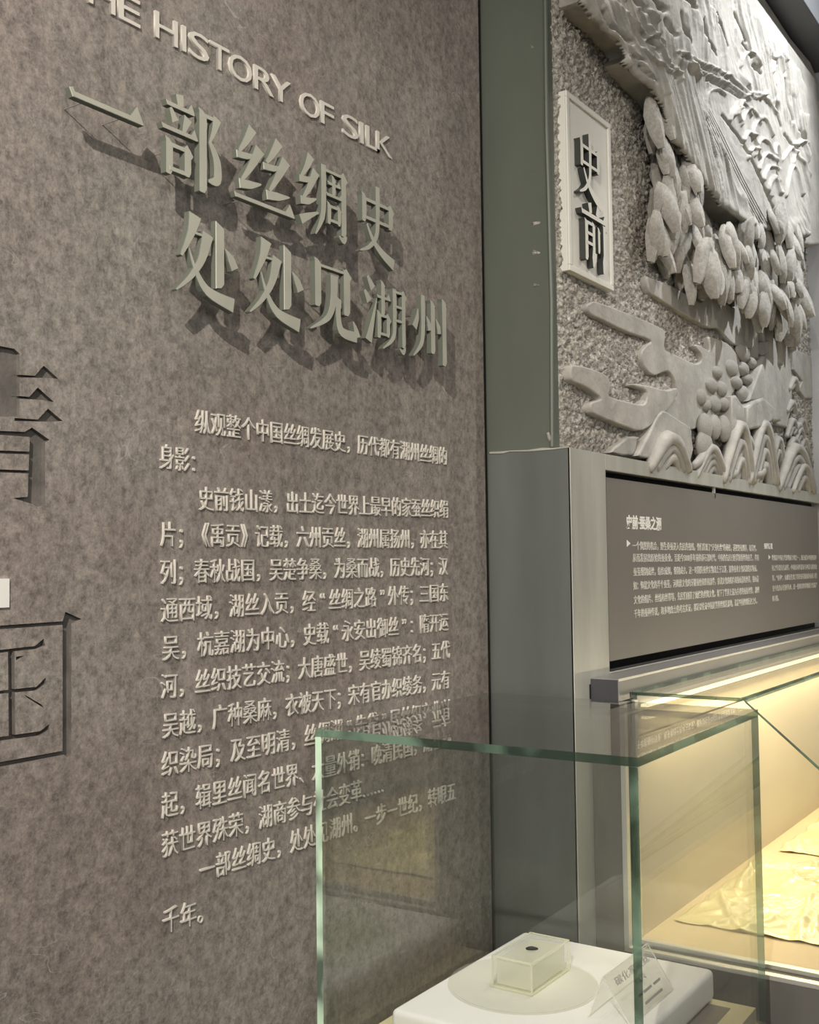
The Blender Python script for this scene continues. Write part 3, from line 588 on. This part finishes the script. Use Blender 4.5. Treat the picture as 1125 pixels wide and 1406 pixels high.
def ridge(name, pts, r, d, n=4, m='stone', flat=.8):
    P = smooth_loop([rpf(x, y, d) for x, y in pts], n, False); k = len(P)
    R = [r*(.45+.55*math.sin(math.pi*min(1, (i+1)/(k+1)))) for i in range(k)]
    return place(MB().tube(P, R, 6, flat).build(name, M[m], rel, smooth=True))
for k in range(6):
    ridge('silk_strand', [(958+k*3.4-2, 138+k*2.4), (972+k*4, 178+k*2), (1000+k*4.2, 238+k*2), (1034+k*4.2, 302+k*1.5)], .0085, SF+.003)

# mulberry leaves: cupped, lobed, hanging, standing well off the ground
def leaf_mesh(seed):
    rg = random.Random(seed); vs = []; fs = []; rows = 9; cols = 7; w0 = rg.uniform(.48, .72); bend = rg.uniform(.08, .2); curl = rg.uniform(.18, .32); tw = rg.uniform(-.25, .25)
    prof = [.35, .78, .96, 1, .94, .84, .68, .46, .14]
    for i in range(rows):
        t = i/(rows-1)
        for j in range(cols):
            s_ = (j-3)/3; lob = 1+(.1*math.sin(t*16+seed*2) if abs(s_) > .9 else 0)
            x = s_*.5*prof[i]*w0*lob+tw*t*t*.4; z = -t+.16*abs(s_)*(1-t)
            y = -bend*math.sin(t*math.pi*.8)-.06+curl*abs(s_)**1.6*(.35+.65*math.sin(t*3.1))+(.05 if j == 3 and 0 < i < rows-1 else 0)
            vs.append((x, y, z))
    for i in range(rows-1):
        for j in range(cols-1): k = i*cols+j; fs.append((k, k+1, k+cols+1, k+cols))
    n = len(vs); vs += [(x*.97, y+.08, z) for x, y, z in vs]; fs += [tuple(a+n for a in f[::-1]) for f in fs]
    ring = list(range(cols))+[i*cols+cols-1 for i in range(1, rows)]+[(rows-1)*cols+j for j in range(cols-2, -1, -1)]+[i*cols for i in range(rows-2, 0, -1)]
    fs += [(a, b, b+n, a+n) for a, b in zip(ring, ring[1:]+ring[:1])]
    me = MB().add(vs, fs).mesh('leaf', M['stone'], True)
    try: me.set_sharp_from_angle(angle=math.radians(50))
    except Exception: pass
    return me
LM = [leaf_mesh(s) for s in range(14)]
def leaf(x, y, s, d, rz, rx=0, ws=1):
    o = new_obj('leaf', random.choice(LM), rel); px, pz = rp(x, y, d)
    o.location = Vector((px, RY-d, pz))-RO; o.scale = (s*1.25*ws, s, s); o.rotation_euler = (rx, rz, random.uniform(-.3, .3))
def scatter(poly_fn, n, smin, smax, dmin, dmax, gap=11):
    pts = []; tries = 0
    while len(pts) < n and tries < 6000:
        tries += 1; p = poly_fn()
        if p and all(abs(p[0]-q[0]) > gap*.55 or abs(p[1]-q[1]) > gap for q in pts): pts.append(p)
    for x, y in sorted(pts, key=lambda p: -p[1]):
        leaf(x, y, random.uniform(smin, smax), random.uniform(dmin, dmax), random.uniform(-.35, .35), random.uniform(-.25, .3))
def bandA():                                            # left cluster falling from the cliff edge
    t = random.random(); y = 142+t*190
    cx = 908+t*36+10*math.sin(t*5); return (cx+random.uniform(-16-14*t, 22+10*t), y)
scatter(bandA, 110, .07, .125, .02, .09, 9)
def bandB():                                            # right tree crowns
    x = random.uniform(972, 1100); y = random.uniform(285, 430)
    if y < 296+(1035-x)*.55 or y > 340+(x-950)*.75: return None
    return (x, y)
scatter(bandB, 130, .07, .13, .03, .13, 9)
def bandC():
    x = random.uniform(935, 985); y = random.uniform(325, 372); return (x, y)
scatter(bandC, 14, .07, .10, .02, .05, 11)
for x, y, s in ((945, 372, .1), (1040, 405, .13), (1075, 400, .13), (1062, 375, .12), (1088, 430, .13)): leaf(x, y, s, .07, .1)
for x, yt, yb, r in ((1020, 398, 470, .022), (1032, 405, 492, .028), (1052, 405, 500, .032), (1066, 400, 500, .03), (1044, 420, 470, .02), (1084, 420, 480, .03)):
    P = [rpf(x, yt, .03), rpf(x+1, (yt+yb)/2, .02), rpf(x+.5, yb, .02)]
    place(MB().tube(P, [r*.8, r*.9, r], 8, .8).build('tree_trunk', M['stone'], rel, smooth=True))
# cocoons and oval stones
c6 = lambda x, y: (900+x/5, 460+y/5)
egg = MB(); 
nr, ns = 7, 12; ev = []; ef = []
for i in range(nr):
    a = math.pi*(i+.02)/(nr-1) if 0 < i < nr-1 else (.02 if i == 0 else math.pi-.02)
    for j in range(ns):
        b = 2*math.pi*j/ns; ev.append((math.sin(a)*math.cos(b), math.sin(a)*math.sin(b)*.9, math.cos(a)))
for i in range(nr-1):
    for j in range(ns): ef.append((i*ns+j, i*ns+(j+1) % ns, (i+1)*ns+(j+1) % ns, (i+1)*ns+j))
EGG = MB().add(ev, ef).mesh('cocoon', M['stone'], True)
for x, y, w, h in [(538, 128, 95, 130), (458, 235, 88, 120), (540, 240, 72, 100), (490, 332, 84, 92), (570, 312, 62, 80), (540, 412, 78, 124), (355, 265, 68, 90), (314, 352, 88, 112), (385, 376, 76, 114), (242, 432, 60, 120), (276, 490, 56, 90), (340, 482, 84, 122), (405, 482, 60, 100),
                   (600, 200, 50, 80), (250, 640, 90, 200), (315, 640, 74, 180), (382, 650, 74, 190), (445, 660, 64, 190), (245, 770, 110, 230), (470, 560, 60, 180)]:
    (ax, ay) = c6(x, y); pa = rp(ax-w/10, ay); pb = rp(ax+w/10, ay); pt = rp(ax, ay-h/10); pq = rp(ax, ay+h/10)
    o = new_obj('oval_stone' if h > 150 else 'cocoon', EGG, rel); rx = (pb[0]-pa[0])/2; rz = (pt[1]-pq[1])/2
    o.scale = (rx*.92, .02, rz*.98); dd = .04 if h > 150 else .028; o.location = Vector(((pa[0]+pb[0])/2, RY-dd, (pt[1]+pq[1])/2))-RO
L6 = lambda L: [c6(x, y) for x, y in L]
# hut and rock slabs, mountains
plate('rock_slab', L6([(750, 30), (860, 0), (885, 120), (905, 300), (905, 480), (870, 640), (800, 620), (790, 300), (752, 140)]), .03, .007, n=1)
plate('rock_slab', L6([(660, 60), (735, 40), (738, 130), (690, 150), (660, 130)]), .035, .007, n=1)
plate('rock_slab', L6([(640, -70), (655, -90), (735, -95), (735, -55), (700, -40)]), .035, .007, n=1)
plate('rock_slab', L6([(920, 90), (1045, 150), (1055, 440), (1000, 440), (960, 380), (985, 320), (920, 240)]), .025, .007, n=1)
plate('hut_roof', L6([(685, 150), (735, 200), (800, 300), (796, 600), (740, 600), (660, 460), (572, 460)]), .055, .01, n=1)
plate('hut_wall', L6([(575, 460), (685, 165), (665, 440), (600, 460)]), .048, .007, n=1)
plate('hut_wall', L6([(550, 505), (590, 462), (665, 435), (738, 500), (735, 590), (670, 640), (550, 660)]), .062, .01, n=1)
plate('rock_slab', L6([(458, 430), (490, 418), (545, 498), (552, 660), (480, 720), (455, 620)]), .05, .009, n=1)
c7 = lambda L: [(750+x/5.357, 440+y/5.357) for x, y in L]
plate('mountain', c7([(610, 1000), (640, 940), (700, 830), (740, 740), (795, 668), (860, 700), (930, 745), (1000, 790), (1010, 860), (1000, 1040), (690, 1020)]), .04, .006, n=2)
plate('mountain', c7([(430, 975), (500, 900), (560, 858), (640, 862), (620, 900), (590, 1000)]), .03, .006, n=2)

ridge('border_lip', [(752.5, 594), (756, 604), (765, 611), (785, 618), (806, 623)], .007, .004)
# waves: nested arched rolls
def wave(name, cx, by, w, h, rings, r, d=.03, skew=0):
    w_root = None
    for k in range(rings):
        f = 1-k/rings*.92; ww, hh = w*f/2, h*f
        P = [(cx-ww*1.25, by), (cx-ww*.85, by-hh*.45), (cx-ww*.35+skew*f, by-hh*.93), (cx+skew*f, by-hh), (cx+ww*.4+skew*f*.6, by-hh*.8), (cx+ww*.85, by-hh*.35), (cx+ww*1.2, by+2)]
        ridge(name, P, r*(1 if k == 0 else .85), d-.004*k, 4, flat=1.1)
wave('wave_crest', 919, 645, 44, 42, 3, .024, .05); wave('wave_crest', 976, 656, 34, 40, 4, .018, .045)
wave('wave_crest', 1014, 662, 34, 76, 3, .022, .05, 2); wave('wave_crest', 1024, 664, 30, 62, 3, .018, .04)
wave('wave_crest', 1048, 664, 32, 80, 4, .022, .05); wave('wave_crest', 1068, 640, 14, 36, 2, .016, .03)
wave('wave_crest', 1094, 672, 40, 56, 4, .022, .05); wave('wave_crest', 1104, 675, 24, 34, 2, .016, .055)
for x, y, w, h in ((1088, 600, 12, 22), (1098, 612, 12, 22), (1090, 622, 14, 18), (1104, 626, 12, 22), (1096, 596, 10, 12), (1087, 565, 10, 12), (1101, 592, 10, 14), (1090, 535, 10, 14)):
    wave('scroll', x, y, w, h, 2, .014, .03)
for pts in ([(952, 640), (960, 634), (968, 622), (974, 612)], [(998, 650), (1004, 652), (1010, 648)], [(1030, 650), (1040, 652), (1048, 646), (1044, 640)]): ridge('wave_crest', pts, .018, .045)

# ------------------------------------------------------------------ name plaque on the relief
PY = 1.112
pl = thing('name_plaque', 'tall cream plaque with two dark-sided characters on the stippled relief', 'plaque', (2.297, PY, 2.28))
pw, ph = .25, .426
bx('board', (0, 0, 0), (pw, .02, ph), M['plaque'], pl, .0012)
fr = MB()
for a, b in (((0, -.006, 0), (pw, 0, .014)), ((0, -.006, ph-.014), (pw, 0, ph)), ((0, -.006, .014), (.014, 0, ph-.014)), ((pw-.014, -.006, .014), (pw, 0, ph-.014))): fr.box(a, b)
fr.build('rim', M['plaque'], pl, bevel=.0015)
def pz(y, x=806): return onY(x, y, PY-.02).z-2.28
def px_(x): return onY(x, 280, PY-.02).x-2.297
for ch, (a, b, t, bt) in {'史': (790.5, 823, 180, 268), '前': (793, 828, 274, 358)}.items():
    xa, xb, zt_, zb_ = px_(a)+.028, px_(b)+.028, pz(t), pz(bt)
    new_obj('character', char_mesh(ch, xb-xa, zt_-zb_, .016, [M['plaque'], M['plaque_side']]), pl, (xa, -.008, zb_))

# ------------------------------------------------------------------ wall showcase below the housing
sh = thing('wall_showcase', 'glass-fronted wall showcase with warm-lit cream interior and sloping front', 'showcase', (2.325, 1.019, 0))
SO = Vector(sh.location)
def sb(n, a, b, m, bev=0):
    o = bx(n, a, b, m, sh, bev); o.location = -SO; return o
Y1 = 1.0188; XR = EX-.002
sb('side_panel', (2.325, Y1, 0), (2.331, FY-.001, 1.287), M['base_grey'])
sb('base_end', (2.325, .16, .10), (2.345, Y1, .738), M['base_grey'])
sb('base_body', (2.345, .17, .0), (XR, Y1, .738), M['base_dark'])
sb('floor_board', (2.405, .18, .738), (XR, Y1, .745), M['fabric'])
for n, xa, xb, zt_ in (('bottom_frame', 2.325, 2.343, .748), ('bottom_frame', 2.386, 2.405, .748)): sb(n, (xa, .16, .738), (xb, Y1, zt_), M['alu'], .001)
sb('frame_groove', (2.343, .17, .738), (2.386, Y1, .7395), M['base_dark'])
for xa, xb in ((2.325, 2.343), (2.386, 2.405)): sb('corner_frame', (xa, Y1-.012, .748), (xb, Y1, 1.287), M['alu'], .001)
sb('corner_groove', (2.343, Y1-.003, .748), (2.386, Y1, 1.287), M['base_dark'])
sb('back_panel', (2.405, Y1-.006, .745), (XR, Y1, 1.197), M['back'])
sb('panel_gap', (2.405, Y1-.002, 1.197), (XR, Y1, 1.2035), M['grey_strip'])
sb('upper_panel', (2.405, Y1-.006, 1.2035), (XR, Y1, 1.268), M['back'])
sb('light_baffle', (2.405, Y1-.010, 1.268), (XR, Y1, 1.3), M['rail'])
sb('light_strip', (2.42, Y1-.03, 1.268), (XR-.05, Y1-.012, 1.274), M['led'])
def poly_yz(n, loop, xa, xb):
    k = len(loop); mb_ = MB().add([(xa, y, z) for y, z in loop]+[(xb, y, z) for y, z in loop],
        [tuple(range(k)), tuple(range(2*k-1, k-1, -1))]+[(i, i+k, (i+1) % k+k, (i+1) % k) for i in range(k)], [0, 0]+[1]*k)
    o = mb_.build(n, [M['showcase_glass'], M['edge']], sh); o.location = -SO; return o
poly_yz('end_pane', [(Y1-.012, .74), (Y1-.012, 1.308), (.753, 1.308), (.22, .854), (.22, .74)], 2.357, 2.367)
def slab_pane(n, a, b, t, parent, off, glass='glass', edge='edge', clear=()):   # box pane: two largest faces clear, edges green
    d = [abs(b[i]-a[i]) for i in range(3)]; k = d.index(min(d)); fi = {2: (0, 1), 1: (2, 4), 0: (3, 5)}[k]
    o = MB().box(a, b, [0 if i in fi else 2 if i in clear else 1 for i in range(6)]).build(n, [M[glass], M[edge], M['edge_clear']], parent); o.location = off; return o
slab_pane('top_pane', (2.368, .757, 1.300), (XR, Y1-.012, 1.308), .008, sh, -SO, 'showcase_glass')
fp = MB().add([(2.368, .753, 1.308), (XR, .753, 1.308), (XR, .22, .854), (2.368, .22, .854), (2.368, .7478, 1.2981), (XR, .7478, 1.2981), (XR, .2265, .846), (2.368, .2265, .846)],
              [(0, 1, 2, 3), (7, 6, 5, 4), (0, 4, 5, 1), (1, 5, 6, 2), (2, 6, 7, 3), (3, 7, 4, 0)], [0, 0, 1, 1, 1, 1]).build('front_pane', [M['showcase_glass'], M['edge']], sh); fp.location = -SO
slab_pane('lower_front_pane', (2.368, .22, .741), (XR, .228, .845), .008, sh, -SO, 'showcase_glass')
a_ = area('showcase_led_glow', (3.42, Y1-.055, 1.262), (3.42, .80, .74), 7.5, 1.95, .02, (1, .82, .47))
a2_ = area('showcase_front_led', (3.42, .72, 1.27), (3.42, 1.01, .95), 4, 1.95, .02, (1, .86, .6))

def cloth(name, xa, xb, ya, yb, z, seed, label, group, corner=0, nx=170, ny=130):
    rg = random.Random(seed); folds = [(rg.uniform(xa, xb), rg.uniform(ya, yb), rg.uniform(0, math.pi), rg.uniform(.006, .018), rg.uniform(.06, .22), rg.uniform(.005, .013)) for _ in range(44)]
    vs = []; fs = []
    for j in range(ny+1):
        for i in range(nx+1):
            u, v = i/nx, j/ny; x = xa+(xb-xa)*u; y = ya+(yb-ya)*v
            e = min(u, 1-u, v, 1-v)
            x += .012*noise.noise((x*5, y*5, seed))*(1 if e < .1 else .3)+.004*math.sin(y*60+seed); y += .012*noise.noise((x*6, y*6, seed+9))+.003*math.sin(x*50)
            h = 0
            for fx, fy, a, w, l, amp in folds:
                dx, dy = x-fx, y-fy; s = dx*math.cos(a)+dy*math.sin(a); t = -dx*math.sin(a)+dy*math.cos(a)+.25*s*s/.1*.2
                h += amp*math.exp(-(t/w)**2-(s/l)**2)
            h += .009*abs(noise.noise((x*7, y*9, seed*3.1)))+.004*abs(noise.noise((x*22, y*24, seed)))
            if e < .02: h *= .35; h += .0015
            vs.append((x-xa, y-ya, h+.0012))
    for j in range(ny):
        for i in range(nx): k = j*(nx+1)+i; fs.append((k, k+1, k+nx+2, k+nx+1))
    o = MB().add(vs, fs).build(name, M['silk'], None, smooth=True); o.location = (xa, ya, z)
    s = o.modifiers.new('solid', 'SOLIDIFY'); s.thickness = .0012; s.offset = 1
    return tag(o, label, 'cloth', group)
cloth('silk_cloth', 2.56, 3.215, .50, .985, .745, 4, 'crinkled pale yellow silk cloth spread nearest the showcase end pane', 'silk cloths in the showcase')
cloth('silk_cloth', 3.325, 3.98, .52, .965, .745, 11, 'pale yellow silk cloth lying farther along the showcase floor', 'silk cloths in the showcase')
dm = MB().lathe([(0, .010), (.095, .010), (.1, .012), (.104, .02), (.108, .02), (.107, .008), (.1, .002), (0, .002)], (0, 0, 0), 40)
d = dm.build('round_dish', M['acrylic'], None, smooth=True); d.location = (3.075, .75, .757)
tag(d, 'shallow round clear dish resting on the nearer silk cloth', 'dish')

# ------------------------------------------------------------------ free-standing glass case and what stands in it
cw, cdp, ct = .628, .607, .014
th = math.radians(1.3); ctr = Vector(((1.536+1.557+2.179+2.178)/4, (1.263+.656+.663+1.269)/4, 0))
cz0, cz1 = .74, 1.311
gc = thing('glass_case', 'large clear glass display case with green edges in front of the text wall', 'display case', (ctr.x, ctr.y, 0), None, math.radians(.9))
hx, hy = .3125, .3045
for n, a, b, e, cl in (('top_pane', (-hx, -hy, cz1-ct), (hx, hy, cz1), 'edge', (3, 4)),
                ('side_pane', (-hx, hy-ct, cz0-.03), (hx, hy, cz1-ct-.0004), 'edge_lit', (0, 1, 3)), ('side_pane', (-hx, -hy, cz0-.03), (hx, -hy+ct, cz1-ct-.0004), 'edge', (0, 1)),
                ('side_pane', (-hx, -hy+ct+.0004, cz0-.03), (-hx+ct, hy-ct-.0004, cz1-ct-.0004), 'edge', (0, 1, 2, 4)), ('side_pane', (hx-ct, -hy+ct+.0004, cz0-.03), (hx, hy-ct-.0004, cz1-ct-.0004), 'edge', (0, 1, 2, 4))):
    slab_pane(n, a, b, ct, gc, (0, 0, 0), 'glass', e, cl)
bx('base_board', (-hx+ct+.001, -hy+ct+.001, .70), (hx-ct-.001, hy-ct-.001, .74), M['yellow_board'], gc, .001)
bx('pedestal', (-hx-.012, -hy-.012, 0), (hx+.012, hy+.012, .70), M['base_dark'], gc, .002)
bx('felt_strip', (-hx+.03, -hy+.055, .7401), (hx-.045, -hy+.10, .7408), M['grey_strip'], gc)
# cloth-wrapped board
P0, P1 = (1.655, .757), (2.160, 1.182)
pb_ = MB().box((-(P1[0]-P0[0])/2, -(P1[1]-P0[1])/2, 0), ((P1[0]-P0[0])/2, (P1[1]-P0[1])/2, .059)).build('wrapped_board', M['cloth'], None)
pb_.location = ((P0[0]+P1[0])/2, (P0[1]+P1[1])/2, .7409); b = pb_.modifiers.new('bevel', 'BEVEL'); b.width = .011; b.segments = 5
pb_.data.polygons.foreach_set('use_smooth', [True]*len(pb_.data.polygons)); tag(pb_, 'white cloth-wrapped display board lying flat inside the glass case', 'display board')
tz = .8002
dk = MB().lathe([(0, .0006), (.138, .0006), (.1395, .0036), (.141, .0042), (.1425, .0036), (.1435, .0002), (0, .0002)], (0, 0, 0), 64)
dsk = dk.build('clear_disc', M['disc'], None, smooth=True); dsk.location = (1.885, 1.035, tz)
tag(dsk, 'thin clear acrylic disc lying on the white board under the block', 'disc')
ab = thing('acrylic_block', 'clear acrylic block holding a tiny dark specimen on the round disc', 'specimen block', (1.92, 1.035, tz+.0014))
slab = MB().box((-.078, -.043, 0), (.078, .043, .058), [1, 0, 0, 0, 0, 0]).build('block', [M['acrylic'], M['acrylic_edge']], ab, bevel=.0025)
slab.data.materials[1] = M['acrylic_edge']
ins = MB()
for a, b in (((-.0785, -.0435, .0), (-.0755, -.0405, .058)), ((-.0785, .0405, 0), (-.0755, .0435, .058)), ((.0755, -.0435, 0), (.0785, -.0405, .058)),
             ((-.078, -.0435, .0555), (.078, -.0405, .0585)), ((-.0785, -.043, .0555), (-.0755, .043, .0585)), ((-.078, .0405, .0555), (.078, .0435, .0585)), ((.0755, -.043, .0555), (.0785, .043, .0585)),
             ((-.078, -.0435, 0), (.078, -.0405, .003)), ((-.0785, -.043, 0), (-.0755, .043, .003))): ins.box(a, b)
ins.build('polished_edges', M['acrylic_edge'], ab)
MB().box((-.070, -.037, .004), (.070, .037, .05)).build('frosted_core', M['milk'], ab, bevel=.002)
sp = MB().tube([(-.002, .010, .0545), (0, .005, .0555), (.003, 0, .0558), (.007, -.006, .055), (.010, -.010, .0545)], [.002, .0036, .004, .0032, .0016], 8)
sp.build('specimen', M['specimen'], ab, smooth=True)
# slanted acrylic label stand
A1, A2 = onZ(829, 1341, .877), onZ(905, 1298, .877)
cwid = A2.x-A1.x
lc = thing('label_stand', 'slanted clear acrylic label stand with grey print at the front of the white board', 'label', (A1.x, A1.y, tz))
lean = -.05; hh = .075
def cp(u, v, o=0): return (u*cwid, lean*(1-v)-o*.65, .0016+hh*v+o*.75)
cs = MB().add([cp(0, 0), cp(1, 0), cp(1, 1), cp(0, 1), cp(0, 0, -.0025), cp(1, 0, -.0025), cp(1, 1, -.0025), cp(0, 1, -.0025)],
              [(0, 1, 2, 3), (7, 6, 5, 4), (0, 4, 5, 1), (1, 5, 6, 2), (2, 6, 7, 3), (3, 7, 4, 0)], [0, 0, 1, 1, 1, 1]); cs.build('slanted_sheet', [M['card'], M['card_edge']], lc)
cb = MB().add([cp(0, 1), cp(1, 1), (cwid, .03, 0), (0, .03, 0), (0, .0025, .0016+hh), (cwid, .0025, .0016+hh), (cwid, .0325, 0), (0, .0325, 0)],
              [(0, 1, 2, 3), (7, 6, 5, 4), (0, 4, 5, 1), (1, 5, 6, 2), (2, 6, 7, 3), (3, 7, 4, 0)], [0, 0, 1, 1, 1, 1]); cb.build('rear_leg', [M['card'], M['card_edge']], lc)
ang = math.atan2(hh, -lean)
def card_text(txt, u0, u1, v, em, m):
    c = bpy.data.curves.new('t', 'FONT'); c.body = txt; c.size = 1; c.extrude = .004; c.resolution_u = 2
    o = bpy.data.objects.new('tmp', c); C.objects.link(o); me = bpy.data.meshes.new_from_object(o.evaluated_get(bpy.context.evaluated_depsgraph_get())); bpy.data.objects.remove(o)
    me.materials.append(m); xs = [p.co.x for p in me.vertices]; t = new_obj('printed_line', me, lc)
    t.scale = ((u1-u0)*cwid/(max(xs)-min(xs)), em, .05); t.location = Vector(cp(u0, v, .0006)); t.rotation_euler = (ang, 0, 0)
card_text('碳化家蚕丝', .12, .86, .72, .016, M['grey_ink']); card_text('绸片', .42, .66, .5, .012, M['grey_ink'])
for u0, u1, v, m in ((.36, .44, .3, 'red_ink'), (.47, .66, .3, 'grey_ink'), (.70, .86, .3, 'grey_ink'), (.4, .8, .12, 'grey_ink')):
    MB().add([cp(u0, v, .0008), cp(u1, v, .0008), cp(u1, v+.05, .0008), cp(u0, v+.05, .0008)], [(0, 1, 2, 3)]).build('printed_bar', M[m], lc)

# ------------------------------------------------------------------ ceiling spot fittings
def fitting(label, loc, to):
    t = thing('ceiling_spotlight', label, 'lamp', loc, 'ceiling track spotlights'); d = (Vector(to)-Vector(loc)).normalized(); b0 = -d*.16
    MB().tube([-d*.16, -d*.04, -d*.02], [.03, .035, .04], 14).build('lamp_head', M['lamp'], t, smooth=False)
    MB().tube([b0*.7, (b0.x*.7, b0.y*.7, 4.6-loc[2])], .008, 8).build('stem', M['lamp'], t)
for lab, loc, to in (('black ceiling spotlight aimed at the headline characters', (-.98, -.145, 3.24), (1.35, 1.3, 1.75)), ('black ceiling spotlight aimed at the carved relief', (3.75, .2, 4.25), (3.3, 1.14, 2.7)),
                     ('black ceiling spotlight aimed at the metal housing', (2.9, -1.2, 4.2), (2.7, 1.1, 1.9))): fitting(lab, loc, to)
p = onZ(1120, 8, 4.55)
tag(bx('ceiling_batten', (p.x-.5, p.y-.01, 4.54), (p.x+.05, p.y+.02, 4.6), M['wood'], None, .003), 'short pale timber batten on the brown ceiling beyond the dark soffit', 'batten')
